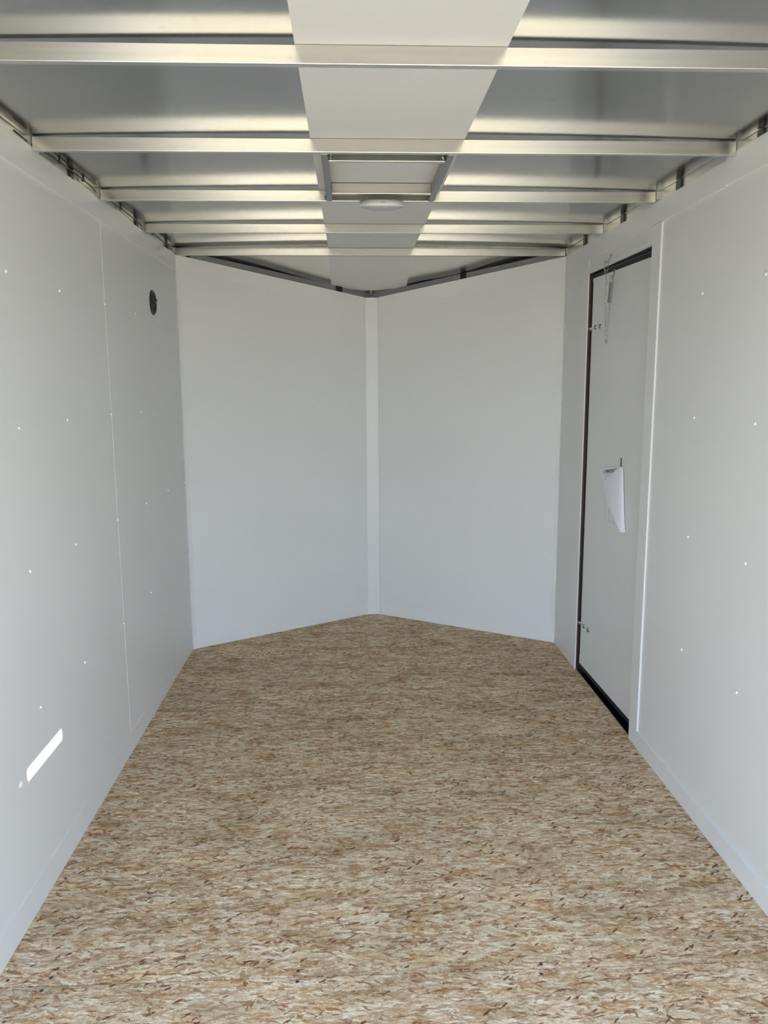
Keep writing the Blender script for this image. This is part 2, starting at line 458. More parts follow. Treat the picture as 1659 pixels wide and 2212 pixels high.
# floor: three boards, each an island, a hair apart
bm = nb()
def poly_slab(bm, pts, z0, z1):
    a = [bm.verts.new((x, y, z0)) for x, y in pts]; b = [bm.verts.new((x, y, z1)) for x, y in pts]
    bm.faces.new(list(reversed(a))); bm.faces.new(b)
    for i in range(len(pts)):
        j = (i + 1) % len(pts); bm.faces.new((a[i], a[j], b[j], b[i]))
cuts = [BACK, 0.54, 1.757, 2.976]
gap = 0.0019
for y0, y1 in zip(cuts, cuts[1:]):
    poly_slab(bm, [(-0.03, y0 + gap), (W + 0.008, y0 + gap), (W + 0.008, y1 - gap), (-0.03, y1 - gap)], -0.02, 0.0)
poly_slab(bm, [(-0.03, 2.976 + gap), (W + 0.008, 2.976 + gap), (W + 0.008, 4.19), (-0.03, 4.19)], -0.02, 0.0)
poly_slab(bm, [(-0.03, 4.19 + 0.0005), (W + 0.03, 4.19 + 0.0005), (W + 0.03, VY + .03), (AX, AY + 0.05), (-0.03, VY + .03)], -0.02, 0.0)
FLOOR = struct('floor', bm, OSB, 'tan strand board floor of the trailer', 'floor')

# roof sheet: crowned metal over the box, sloping over the nose
bm = nb()
xs = [-0.05 + (W + 0.1) * i / 40 for i in range(41)]
ys = [BACK - 0.02 + (4.27 - BACK + 0.02) * i / 30 for i in range(31)]
grid = [[bm.verts.new((x, y, roof_z(x, y))) for x in xs] for y in ys]
for j in range(len(ys) - 1):
    for i in range(len(xs) - 1):
        bm.faces.new((grid[j][i], grid[j][i + 1], grid[j + 1][i + 1], grid[j + 1][i]))
# nose triangle, with a slightly wavy front edge on the right-hand side
NSEG = 16
def end_roof(bm, name, m, label):
    o = struct(name, bm, m, label, 'ceiling', smooth=True)
    sol = o.modifiers.new('thickness', 'SOLIDIFY'); sol.thickness = 0.001; sol.offset = 1.0
    return o
end_roof(bm, 'ceiling', ROOF, 'bare mill finish metal roof sheet above the crossbeams')
bm = nb()
prev = [bm.verts.new((x, 4.268, roof_z(x, 4.268) - .0004)) for x in xs]
for k in range(1, NSEG + 1):
    f = k / NSEG
    row = []
    for i, x in enumerate(xs):
        # straight from the last box row to the V edge (shifted just past the walls)
        t = abs(x - AX) / (W / 2 + 0.05)
        yv = 4.31 + (AY + 0.06 - 4.31) * max(0, 1 - t)
        y = 4.27 + (max(yv, 4.275) - 4.27) * f
        z = roof_z(x, y) - nose_drop(y)
        if x > AX + .1: z += 0.010 * f * f * math.sin((x - AX) * 9.5) * min(1, (x - AX - .1) * 4)
        if x < AX - .1: z += 0.004 * f * f * math.sin((x) * 7)
        row.append(bm.verts.new((x, y, z)))
    for i in range(len(xs) - 1):
        bm.faces.new((prev[i], prev[i + 1], row[i + 1], row[i]))
    prev = row
end_roof(bm, 'ceiling_nose', ROOFN, 'dull metal roof sheet sloping down over the nose')

# side walls (panels); the right one has the door opening and, out of frame, an added slot that shapes the sun patch
bm = nb()
box(bm, -0.014, -0.003, BACK, 3.0105, 0, 2.05)
box(bm, -0.014, -0.003, 3.0115, VY + 0.01, 0, 2.05)
wall_left = struct('wall_left', bm, WHITE, 'long white panelled wall on the left with round black vent', 'wall')
DY0, DY1, DZ1 = 3.030, 3.830, 1.968   # door opening
slot_y = 2.155 - W * math.tan(SUN_AZ)
slot_z = 0.413 + W * math.tan(SUN_EL) / math.cos(SUN_AZ)
SY0, SY1, SZ0, SZ1 = slot_y - 0.108, slot_y + 0.150, slot_z - 0.0155, slot_z + 0.0165
bm = nb()
yb = [BACK, SY0 - .053, SY0 - .038, SY0, SY1, 2.99]
zb = [0, SZ0, SZ1, 2.05]
X0, X1 = W + 0.005, W + 0.013
for i in range(5):
    for j in range(3):
        if i in (1, 3) and j == 1: continue
        box(bm, X0, X1, yb[i], yb[i + 1], zb[j], zb[j + 1])
box(bm, X0, X1, yb[1], yb[2], SZ0, SZ0 + .011); box(bm, X0, X1, yb[1], yb[2], SZ1 - .013, SZ1)
box(bm, W + .003, X1, 2.99, DY0 - .001, 0, 2.10)
box(bm, W + .002, X1, DY1 + .004, VY + 0.01, 0, 2.10)
box(bm, W + .002, X1, DY0, DY1 + .004, DZ1 + .0005, 2.10)
wall_right = struct('wall_right', bm, WHITE, 'white panelled wall on the right with the side door', 'wall')
# V nose walls
def vdir(side):
    A = Vector((0 if side == 'left' else W, VY, 0)); B = Vector((AX, AY, 0))
    d = (B - A); ln = d.length; d.normalize()
    n = Vector((d.y, -d.x, 0))
    if n.y > 0: n = -n            # points back into the trailer
    return A, d, n, ln
def vbox(bm, side, f0, f1, z00, z01, z10, z11, t0, t1):
    """slab on a nose wall between fractions f0..f1, heights (bottom,top) at each end, from t0 to t1 off the wall"""
    A, d, n, ln = vdir(side)
    P = lambda f, z, t: A + d * (f * ln) + n * t + Vector((0, 0, z))
    hexa(bm, [P(f0, z00, t0), P(f1, z10, t0), P(f1, z10, t1), P(f0, z00, t1),
              P(f0, z01, t0), P(f1, z11, t0), P(f1, z11, t1), P(f0, z01, t1)])
front_walls = {}
for side in ('left', 'right'):
    bm = nb()
    vbox(bm, side, -0.01, 1.0, 0, 2.10, 0, 1.95, -0.012, -0.002)
    front_walls[side] = struct('wall_front_' + side, bm, WHITE, 'white nose wall on the %s of the centre post' % side, 'wall')

# trims and baseboards
bm = nb(); box(bm, -0.003, -0.0012, BACK, 2.4240, 0, 0.086, .0004); box(bm, -0.003, -0.0016, 2.4255, VY, 0, 0.081, .0004)
struct('baseboard_left', bm, TRIM, 'white flat base trim along the left wall', 'baseboard')
bm = nb(); box(bm, W - .0025, W + .005, BACK, 2.943, 0, 0.070, .0006)
struct('baseboard_right', bm, TRIM, 'white raised base trim along the right wall near the camera', 'baseboard')
bm = nb(); box(bm, W - .0005, W + .002, 3.90, VY, 0, 0.072, .0005)
struct('baseboard_right_far', bm, TRIM, 'short white base trim between side door and nose', 'baseboard')
for side in ('left', 'right'):
    bm = nb(); vbox(bm, side, 0.0, .97, 0, .080, 0, .079, -0.002, 0.0007)
    struct('baseboard_front_' + side, bm, TRIM, 'white base trim under the %s nose wall' % side, 'baseboard')
tn = [0]
def trim(bm, label, m=None):
    tn[0] += 1
    return struct('trim_%d' % tn[0], bm, m or TRIM, label, 'trim')
bm = nb(); hexa(bm, [(-.003, BACK, 2.036), (.003, BACK, 2.036), (.003, 2.4465, 2.043), (-.003, 2.4465, 2.043),
                     (-.003, BACK, 2.130), (.003, BACK, 2.130), (.003, 2.4465, 2.1225), (-.003, 2.4465, 2.1225)])
T_L1 = trim(bm, 'near length of white top trim on the left wall')
bm = nb(); hexa(bm, [(-.003, 2.4495, 2.043), (0, 2.4495, 2.043), (0, VY, 2.036), (-.003, VY, 2.036),
                     (-.003, 2.4495, 2.119), (0, 2.4495, 2.119), (0, VY, 2.117), (-.003, VY, 2.117)])
trim(bm, 'far length of white top trim on the left wall')
bm = nb(); hexa(bm, [(W - .004, BACK, 2.038), (W + .005, BACK, 2.038), (W + .005, 2.4535, 2.044), (W - .004, 2.4535, 2.044),
                     (W - .004, BACK, 2.126), (W + .005, BACK, 2.126), (W + .005, 2.4535, 2.126), (W - .004, 2.4535, 2.126)])
trim(bm, 'near length of white top trim on the right wall')
bm = nb(); hexa(bm, [(W - .0005, 2.456, 2.041), (W + .005, 2.456, 2.041), (W + .005, VY, 2.029), (W - .0005, VY, 2.029),
                     (W - .0005, 2.455, 2.116), (W + .005, 2.455, 2.116), (W + .005, VY, 2.110), (W - .0005, VY, 2.110)])
trim(bm, 'far length of white top trim above the side door')
bm = nb(); box(bm, -.003, -.0022, 3.0075, 3.0165, .081, 2.04, .0002)
trim(bm, 'thin vertical seam strip between the two left wall panels')
bm = nb(); box(bm, W - .002, W + .005, 2.944, DY0, 0.0, 2.034, .0007)
trim(bm, 'vertical white casing on the near side of the door')
bm = nb(); box(bm, W - .0012, W + .0044, DY1, 3.915, 0.0, 2.028, .0005)
trim(bm, 'vertical white casing on the far side of the door')
bm = nb(); box(bm, W - .001, W + .006, DY0, DY1, DZ1, DZ1 + .018, .0005)
trim(bm, 'narrow white lip along the top of the door opening')
for side in ('left', 'right'):
    bm = nb(); vbox(bm, side, 0.0, .962, 2.041 if side == 'left' else 2.031, 2.117 if side == 'left' else 2.111, 1.887, 1.966, -.002, .0008)
    trim(bm, 'white sloping top trim of the %s nose wall' % side)
    A_, d_, n_, l_ = vdir(side); zc = 2.041 if side == 'left' else 2.031
    q0, q1 = A_ + n_ * .0042 + d_ * .0005, A_ + d_ * (.018 * l_) + n_ * .0004
    r0, r1 = A_ - n_ * .002, A_ + d_ * (.018 * l_) - n_ * .002
    bm = nb(); hexa(bm, [p_ + Vector((0, 0, .08)) for p_ in (q0, q1, r1, r0)] + [p_ + Vector((0, 0, zc)) for p_ in (q0, q1, r1, r0)])
    trim(bm, 'narrow white corner strip where %s wall meets nose' % side)
def vpt(side, f, t=0.0):
    A, d, n, ln = vdir(side); return A + d * (f * ln) + n * t
pl, pr = vpt('left', .9635, .0015), vpt('right', .9625, .0015)
bm = nb()
pb = [pl, pr, pr + Vector((0, .01, 0)), pl + Vector((0, .01, 0))]
hexa(bm, [p.copy() for p in pb] + [p + Vector((0, 0, ZA)) for p in pb])
trim(bm, 'white vertical post covering the point of the nose')

# rear frame of the trailer behind the camera
bm = nb()
box(bm, -.06, W + .06, BACK - .08, BACK, 2.03, 2.17)
box(bm, -.06, -.003, BACK - .08, BACK, -.1, 2.03)
box(bm, W + .005, W + .06, BACK - .08, BACK, -.1, 2.03)
box(bm, -.06, W + .06, BACK - .08, BACK, -.12, -.02)
struct('wall_rear', bm, OUTER, 'frame of the open rear doorway', 'wall')

# ------------------------------------------------------------------ screws in the panels (parts of their walls)
def screw_mesh():
    bm = nb()
    lathe(bm, [(0.0046, 0.0), (0.0049, 0.0016), (0.0041, 0.0036), (0.0020, 0.0046), (0.0, 0.0048)], 14)
    o = obj('screw', bm, SCREWM, None, smooth=True)
    return o
def rivet_mesh():
    bm = nb(); lathe(bm, [(0.0042, 0.0), (0.0042, 0.001), (0.003, 0.0022), (0.0014, 0.0024), (0.0014, 0.0012), (0, 0.0012)], 14)
    return obj('screw', bm, SCREWM, None, smooth=True)
proto_s, proto_r = screw_mesh(), rivet_mesh()
bm = nb(); lathe(bm, [(0.0018, 0.0022), (0.0, 0.0026)], 10)
proto_core = obj('recess', bm, SCREWD, None)
used = {'s': False, 'r': False, 'c': False}
def put(kind, loc, normal, parent):
    proto = proto_s if kind == 's' else proto_r
    if used[kind]: o = proto.copy(); COL.objects.link(o)
    else: o = proto; used[kind] = True
    q = Vector(normal).to_track_quat('Z', 'Y')
    o.matrix_world = Matrix.Translation(loc) @ q.to_matrix().to_4x4()
    o.parent = parent
    if kind == 'r':
        c = proto_core if not used['c'] else proto_core.copy()
        if used['c']: COL.objects.link(c)
        used['c'] = True
        c.parent = o
for y, z in [(2.169, 1.754), (2.55, 1.747), (2.172, 1.346), (2.54, 1.35), (2.541, .949), (2.17, .95), (2.547, .547), (2.169, .552),
             (3.002, 1.752), (3.003, 1.35), (3.002, .949), (3.002, .54), (3.417, 1.752), (3.837, 1.754), (3.419, 1.344), (3.841, 1.341),
             (3.428, .947), (3.844, .947), (3.425, .549), (3.847, .544)]:
    put('s', (-.003, y, z), (1, 0, 0), wall_left)
for z in (1.755, 1.34, .94, .54):
    put('s', (-.003, VY - .02, z), (1, 0, 0), wall_left)
    put('s', (W + .002, VY - .02, z - .01), (-1, 0, 0), wall_right)
for y, z in [(2.582, 1.742), (2.19, 1.751), (2.59, 1.341), (2.19, 1.342), (2.583, .939), (2.189, .938), (2.582, .539), (2.187, .544)]:
    put('s', (W + .005, y, z), (-1, 0, 0), wall_right)
VS = {'left': [(.026, 1.755), (.314, 1.748), (.65, 1.737), (.030, 1.339), (.318, 1.332), (.653, 1.323), (.030, .94), (.318, .932), (.653, .927), (.030, .538), (.319, .533), (.656, .531)],
      'right': [(.649, 1.732), (.315, 1.732), (.026, 1.734), (.65, 1.308), (.322, 1.326), (.028, 1.337), (.658, .912), (.323, .915), (.028, .931), (.659, .539), (.326, .53), (.030, .522)]}
for side, lst in VS.items():
    A, d, n, ln = vdir(side)
    for f, z in lst:
        put('r', A + d * (f * ln) + n * -.002 + Vector((0, 0, z)), n, front_walls[side])
# floor screws, dark countersunk heads
bm = nb(); lathe(bm, [(0.0048, 0.0), (0.0045, 0.0008), (0.0020, 0.0007), (0.0, 0.0002)], 12)
fs0 = obj('screw', bm, ZINCD, None)
first = True
for x, y in [(.744, 1.778), (.744, 1.742), (1.360, 1.772), (1.353, 1.738), (.024, 1.780), (.129, 1.784), (.121, 1.742), (.022, 2.189), (.022, 2.561),
             (1.985, 2.128), (1.96, 2.83), (1.98, 1.74), (.03, 3.0), (.75, 2.995), (1.36, 2.995), (.745, 2.957), (1.355, 2.957)]:
    o = fs0 if first else fs0.copy()
    if not first: COL.objects.link(o)
    first = False
    o.parent = FLOOR; o.location = (x, y, 0)

# ------------------------------------------------------------------ roof crossbeams
BZ0, BZ1, BT = 2.1125, 2.1505, 0.019
beam_y = [1.760, 2.392, 3.006, 3.620, 4.247]
beam_lab = ['nearest to the camera, above the near ends of both walls', 'second from the camera, in front of the roof vent frame',
            'third from the camera, behind the roof vent frame with the round light', 'fourth from the camera, just beyond the round light',
            'farthest from the camera, where the nose begins']
def beam(y, lab):
    t = thing('roof_beam', 'bright aluminium roof crossbeam ' + lab, 'roof beam', (W / 2, y, BZ0), 'aluminium roof crossbeams')
    bm = nb(); box(bm, 0.004, W - 0.0045, y, y + BT, BZ0, BZ1, .0018)
    obj('tube', bm, ALU, t)
    for x0, x1 in ((-.022, .0035), (W - .004, W + .022)):
        xm0, xm1 = (max(x0, -.0143), min(x1, W + .0143))
        bm = nb(); box(bm, xm0, xm1, y - .004, y - .001, BZ0 + .010, BZ1 + .0005)
        obj('end_bracket', bm, GAL, t)
    # saw or handling mark across the face
    return t
for y, lab in zip(beam_y, beam_lab): beam(y, lab)

# top rails along the side walls and nose, behind the trim
for sx, side in ((-1, 'left'), (1, 'right')):
    xa = -.045 if sx < 0 else W + .0145
    xb = -.0145 if sx < 0 else W + .045
    bm = nb(); box(bm, xa, xb, BACK, VY + .02, 1.98, 2.1523)
    tag(obj('top_rail', bm, RAIL), 'bright metal rail running behind the top of the %s wall' % side, 'rail', 'top rails of the side walls')
for side in ('left', 'right'):
    bm = nb()
    z0 = 2.117 if side == 'left' else 2.111
    vbox(bm, side, 0.0, 1.0, z0 - .08, z0 + .031, ZA - .08, ZA + .029, -.040, -.013)
    nr = tag(obj('nose_rail', bm, FRONTRAIL), 'dull grey metal rail above the %s nose wall' % side, 'rail', 'rails over the nose walls')
    A, d, n, ln = vdir(side)
    bm = nb(); vbox(bm, side, -.02, 1.02, 1.9, z0 + .060, 1.8, ZA + .060, -.075, -.060)
    obj('backing', bm, BLACK, nr)

bm = nb(); box(bm, AX - .10, AX + .10, AY + .118, AY + .13, 1.8, 2.06)  # unseen block added to stop light leaking in at the apex
tag(obj('nose_light_block', bm, BLACK), 'black light block added behind the point of the nose', 'light block')

# ------------------------------------------------------------------ black wall studs showing in the gap
stud_lab_l = ['between the second and third roof beams', 'just in front of the fourth roof beam', 'just in front of the farthest roof beam']
for (y0, y1), lab in zip([(2.740, 2.772), (3.535, 3.575), (4.095, 4.135)], stud_lab_l):
    bm = nb(); box(bm, -.0145, -.0075, y0, y1, 2.09, 2.1515)
    tag(obj('wall_stud', bm, BLACK), 'black stud atop the left wall, ' + lab, 'stud', 'black wall studs')
stud_lab_r = ['just in front of the second roof beam', 'midway between the second and third roof beams', 'between the third and fourth roof beams', 'between the fourth and farthest roof beams']
for (y0, y1), lab in zip([(2.265, 2.298), (2.815, 2.856), (3.388, 3.430), (3.930, 3.968)], stud_lab_r):
    bm = nb(); box(bm, W + .0075, W + .0145, y0, y1, 2.09, 2.1515)
    tag(obj('wall_stud', bm, BLACK), 'black stud atop the right wall, ' + lab, 'stud', 'black wall studs')
for side, f0, f1, z0, lab in (('left', .802, .836, 1.99, 'near the point of the nose, left of the centre post'), ('left', .05, .068, 2.10, 'above the left nose wall beside the left wall'),
                              ('right', .483, .512, 2.03, 'halfway along the top of the right nose wall')):
    zt = lambda f: (2.117 + (ZA - 2.117) * f) + .029
    bm = nb(); vbox(bm, side, f0, f1, 0, zt(f0), 0, zt(f1), -.0128, -.0122 + .003)
    tag(obj('nose_stud', bm, BLACK), 'short black stud ' + lab, 'stud', 'black nose studs')

# cable clipped along the left rail
t = thing('cable', 'dark cable tied along the rail on top of the left wall', 'cable', (-.01, 3.3, 2.14))
pts = [(-.006, 2.30, 2.138), (-.006, 2.42, 2.135), (-.004, 2.49, 2.139), (-.004, 2.633, 2.145), (-.004, 2.74, 2.1465), (-.004, 2.853, 2.145), (-.004, 2.94, 2.143),
       (-.008, 3.0, 2.138), (-.006, 3.06, 2.139), (-.004, 3.132, 2.1415), (-.004, 3.295, 2.145), (-.004, 3.463, 2.143), (-.006, 3.58, 2.141), (-.008, 3.64, 2.138),
       (-.004, 3.787, 2.139), (-.004, 3.95, 2.139), (-.004, 4.1, 2.137), (-.008, 4.22, 2.136)]
bm = nb(); tube(bm, pts, .0023, 8); obj('wire', bm, WIREM, t, smooth=True)
for y, z in [(2.633, 2.1455), (2.853, 2.145), (3.132, 2.1415), (3.295, 2.145), (3.80, 2.139)]:
    bm = nb(); tube(bm, [(-.004 + .0048 * math.cos(a), y, z + .0048 * math.sin(a)) for a in [2 * PI * k / 12 for k in range(12)]], .0018, 6, closed=True)
    box(bm, -.006, -.001, y - .003, y + .003, z + .004, z + .009)
    obj('cable_tie', bm, WIREM, t)

# ------------------------------------------------------------------ white strip down the middle of the roof
bm = nb()
SX0, SX1 = 0.786, 1.229
sz = 2.1513
pts = [(BACK + .02, 0), (4.262, 0), (4.272, .0), (4.55, 0), (4.80, 0)]
rows = []
for y, _ in pts:
    z = sz if y <= 4.272 else sz + .002 - nose_drop(y)
    if y == 4.272: z = sz
    n_ = 12
    rows.append([bm.verts.new((SX0 + (SX1 - SX0) * i / n_, y + (0.055 * (1 - abs(i / n_ * 2 - 1)) if y > 4.7 else 0),
                               z - ((0.055 * (1 - abs(i / n_ * 2 - 1))) * .258 if y > 4.7 else 0))) for i in range(n_ + 1)])
for a, b in zip(rows, rows[1:]):
    for i in range(len(a) - 1): bm.faces.new((a[i], a[i + 1], b[i + 1], b[i]))
strip = tag(obj('ceiling_strip', bm, STRIPM), 'white panel strip running down the middle of the metal roof', 'ceiling strip')
sol = strip.modifiers.new('thickness', 'SOLIDIFY'); sol.thickness = 0.0009; sol.offset = 1.0

# ------------------------------------------------------------------ roof vent frame between second and third beams
t = thing('roof_vent_frame', 'welded aluminium frame round the roof vent opening between two beams', 'vent frame', (1.01, 2.70, BZ0))
vy0, vy1 = 2.392 + BT + .001, 3.006 - .001
for x0, x1 in ((.815, .834), (1.184, 1.203)):
    bm = nb(); box(bm, x0, x1, vy0, vy1, BZ0 - .0008, BZ1 - .0015, .0015); obj('side_rail', bm, FRONTRAIL, t)
for y in (2.482, 2.893):
    bm = nb(); box(bm, .8345, 1.1835, y, y + BT, BZ0 + .0004, BZ1 - .002, .0015); obj('cross_rail', bm, ALU, t)
for x, y in ((.842, 2.470), (1.176, 2.470), (.810, 2.998), (1.208, 2.998)):
    bm = nb(); 
    random.seed(int(x * 1000 + y * 10))
    tube(bm, [(x + random.uniform(-.003, .003), y + random.uniform(-.004, .004), BZ0 + .004 + .005 * k) for k in range(7)], .0035, 6)
    obj('weld', bm, GAL, t, smooth=True)

# ------------------------------------------------------------------ round dome light under the third beam
LC = Vector((1.013, 2.968, 2.0905))
t = thing('ceiling_light', 'round white dome light, switched off, under the third roof beam', 'ceiling light', LC)
R = .0835
tilt = Matrix.Rotation(math.radians(10.5), 4, 'X')
T = Matrix.Translation(LC) @ tilt
bm = nb(); lathe(bm, [(0, .0185), (.060, .0185), (.066, .017), (.0765, .011), (R - .0015, .0045), (R, .001), (R - .001, -.0025), (R - .0055, -.0035), (R - .006, 0)], 64, T)
obj('base', bm, LIGHTM, t, smooth=True)
bm = nb(); lathe(bm, [(R - .0055, -.002), (R - .008, -.0065), (.064, -.0115), (.045, -.0160), (.022, -.0190), (0, -.020)], 64, T)
obj('lens', bm, LENS, t, smooth=True)
bm = nb(); lathe(bm, [(.0022, -.0190), (.002, -.0212), (0, -.0216)], 10, T)
obj('nub', bm, LIGHTM, t, smooth=True)
bm = nb()                      # switch mark on the rim: a small H-shaped outline
def on_rim(u, h):              # u across, h along the rim slope
    rr = .0775 + (R - .0775) * (1 - h); zz = .0115 - (.0075) * (1 - h)
    a = -PI / 2 + u / rr
    return T @ Vector((rr * math.cos(a) * 1.004, rr * math.sin(a) * 1.004, zz + .0006))
for seg in ([(-.0055, .05), (-.0055, .95)], [(.0055, .05), (.0055, .95)], [(-.0055, .45), (.0055, .45)]):
    tube(bm, [on_rim(*s) for s in seg], .0007, 5)
obj('switch', bm, GREYM, t)

# ------------------------------------------------------------------ round black vent on the left wall
VC = Vector((-.003, 3.729, 1.826))
t = thing('wall_vent', 'round black louvred vent high on the left wall', 'vent', VC)
RX = Matrix.Translation(VC) @ Matrix.Rotation(PI / 2, 4, 'Y')
bm = nb(); lathe(bm, [(.0555, 0), (.0555, .003), (.053, .006), (.046, .007), (.0435, .0055), (.0425, .0015), (0, .0015)], 48, RX)
obj('frame', bm, VENTM, t, smooth=False)
bm = nb()
for k in range(-5, 6):
    z = k * .0074; hw = math.sqrt(max(0, .0415 ** 2 - z * z)) - .002
    yv = VC.y; zz = VC.z + z
    hexa(bm, [(VC.x + .0018, yv - hw, zz + .0012), (VC.x + .0018, yv + hw, zz + .0012), (VC.x + .0065, yv + hw, zz - .0026), (VC.x + .0065, yv - hw, zz - .0026),
              (VC.x + .0018, yv - hw, zz + .0026), (VC.x + .0018, yv + hw, zz + .0026), (VC.x + .0065, yv + hw, zz - .0012), (VC.x + .0065, yv - hw, zz - .0012)])
obj('louvre', bm, VENTS, t)
bm = nb(); box(bm, VC.x + .002, VC.x + .009, VC.y + .042, VC.y + .0525, VC.z + .012, VC.z + .020); obj('lever', bm, VENTM, t)

# ------------------------------------------------------------------ side door
DA = Vector((W + .015, 3.87, 0)); DB = Vector((W + .055, 3.0, 0))
DE = (DB - DA).normalized()                       # along the door from hinge side to latch side
DN = Vector((DE.y, -DE.x, 0)); DN = DN if DN.x < 0 else -DN   # into the trailer
def dp(s, z, off=0.0): return DA + DE * s + DN * off + Vector((0, 0, z))
def dbox(bm, s0, s1, z0, z1, o0, o1, z0b=None):
    z0b = z0 if z0b is None else z0b
    hexa(bm, [dp(s0, z0, o0), dp(s1, z0b, o0), dp(s1, z0b, o1), dp(s0, z0, o1), dp(s0, z1, o0), dp(s1, z1, o0), dp(s1, z1, o1), dp(s0, z1, o1)])
bm = nb(); dbox(bm, .060, .835, .040, 1.943, -.030, 0, .016); dbox(bm, .055, .060, .040, .085, -.030, 0); dbox(bm, .055, .060, 1.925, 1.943, -.030, 0)
DOOR = struct('door_1', bm, WHITE, 'white side door standing slightly ajar in the right wall', 'door')
bm = nb(); dbox(bm, .030, .0545, .030, 1.962, -.032, -.004); dbox(bm, .0545, .835, 1.9435, 1.9625, -.032, -.003)
dbox(bm, .0545, .835, .014, .0385, -.032, -.005, -.012)
obj('door_seal', bm, RUBBER, DOOR)
bm = nb(); dbox(bm, .16, .835, 1.9605, 1.9715, -.016, -.010); obj('edge_strip', bm, EDGE, DOOR)
# deep black frame, with unseen back plates added to stop daylight leaking in
bm = nb()
box(bm, W + .0109, W + .13, DY1 + .0005, DY1 + .0038, .0, DZ1); box(bm, W + .0135, W + .13, DY1 + .001, DY1 + .06, -.09, 2.04)
box(bm, W + .0135, W + .13, DY0 - .06, DY0 - .001, -.09, 2.04)
box(bm, W + .0135, W + .13, DY0 - .06, DY1 + .06, DZ1 + .001, 2.04)
box(bm, W + .009, W + .13, DY0 - .06, DY1 + .06, -.12, -.055)
box(bm, W + .118, W + .13, DY0 - .001, DY1 + .001, -.06, .06)
box(bm, W + .118, W + .13, DY0 - .001, DY0 + .05, -.06, DZ1)
box(bm, W + .118, W + .13, DY1 - .05, DY1 + .001, -.06, DZ1)
box(bm, W + .118, W + .13, DY0 - .001, DY1 + .001, 1.90, DZ1 + .002)
box(bm, W + .120, W + .13, DY0, DY1, 0, DZ1)
obj('door_frame_light_block', bm, BLACK, DOOR)
bm = nb(); box(bm, W + .0135, W + .117, DY0, DY1, DZ1 - .0005, DZ1 + .001); obj('soffit', bm, NAVY, DOOR)
bm = nb(); box(bm, W + .0044, W + .0108, DY1 - .0006, DY1 + .0035, .0, DZ1 - .001)
obj('jamb_liner', bm, RUST, DOOR)['label'] = 'rust brown jamb edge'
bm = nb(); box(bm, W + .009, W + .014, DY0 + .001, DY1 - .002, -.055, -.001)
obj('sill', bm, BLACK, DOOR)
# carriage bolts of the two hinges: one on the jamb, two on the door
for s, z in ((.0385, 1.713), (.1139, 1.7142), (.1749, 1.7143), (.0372, .2454), (.1086, .2508), (.1709, .2515)):
    q = DN.to_track_quat('Z', 'Y').to_matrix().to_4x4()
    off = 0.0 if s > .05 else .000
    mt = Matrix.Translation(dp(s, z, off)) @ q
    if s < .05:
        mt = Matrix.Translation((W + .0135, 3.8225, 1.463 + (z - 1.463) * .9965)) @ Vector((-.85, -.53, 0)).to_track_quat('Z', 'Y').to_matrix().to_4x4()
    bm = nb(); lathe(bm, [(.0108, -.004), (.0115, 0.001), (.0106, .0035), (.0075, .0055), (.004, .0062), (0, .0063)], 20, mt)
    bo = obj('bolt', bm, ZINC, DOOR, smooth=True)
    bm = nb()
    for a in (0, 1):
        p0 = mt @ Vector((0, .0055 if a else -.0055, .0062))
        hexa(bm, [mt @ Vector(v) for v in ((-.005, (.003 if a else -.008), .004), (.003, (.003 if a else -.008), .004), (.003, (.008 if a else -.003), .004), (-.005, (.008 if a else -.003), .004),
                                           (-.005, (.003 if a else -.008), .0064), (.003, (.003 if a else -.008), .0064), (.003, (.008 if a else -.003), .0064), (-.005, (.008 if a else -.003), .0064))])
    c = obj('recess', bm, ZINCD, bo); c.matrix_parent_inverse = Matrix.Identity(4)
# slot above the paper
bm = nb(); dbox(bm, .489, .500, 1.093, 1.132, -.0002, .0012)
obj('latch_slot', bm, RUBBER, DOOR)
bm = nb(); dbox(bm, .486, .4895, 1.093, 1.134, -.0002, .0030)
obj('slot_edge', bm, TRIM, DOOR)

# ------------------------------------------------------------------ folded paper tucked into the slot
t = thing('paper_sheet', 'folded white printed paper tucked into the slot on the side door', 'paper', dp(.45, .82, .006))
bm = nb()
back = [(.2643, 1.058, .010), (.299, 1.0682, .008), (.40, 1.083, .006), (.5073, 1.0985, .004)]
lowr = [(.3905, .822, .006), (.425, .8205, .006), (.4583, .8195, .006), (.5236, .817, .006)]
midr = [(.3116, 1.0074, .009), (.36, 1.01, .007), (.42, 1.01, .006), (.512, 1.01, .005)]
mid2 = [(.3556, .9276, .008), (.39, .925, .007), (.44, .92, .006), (.52, .91, .005)]
rr = [[bm.verts.new(dp(*q)) for q in row] for row in (back, midr, mid2, lowr)]
for a, b in zip(rr, rr[1:]):
    for i in range(3): bm.faces.new((a[i], a[i + 1], b[i + 1], b[i]))
o = obj('back_leaf', bm, PAPER, t, smooth=True)
o.modifiers.new('round', 'SUBSURF').levels = 0
o.modifiers['round'].render_levels = 0
bm = nb()
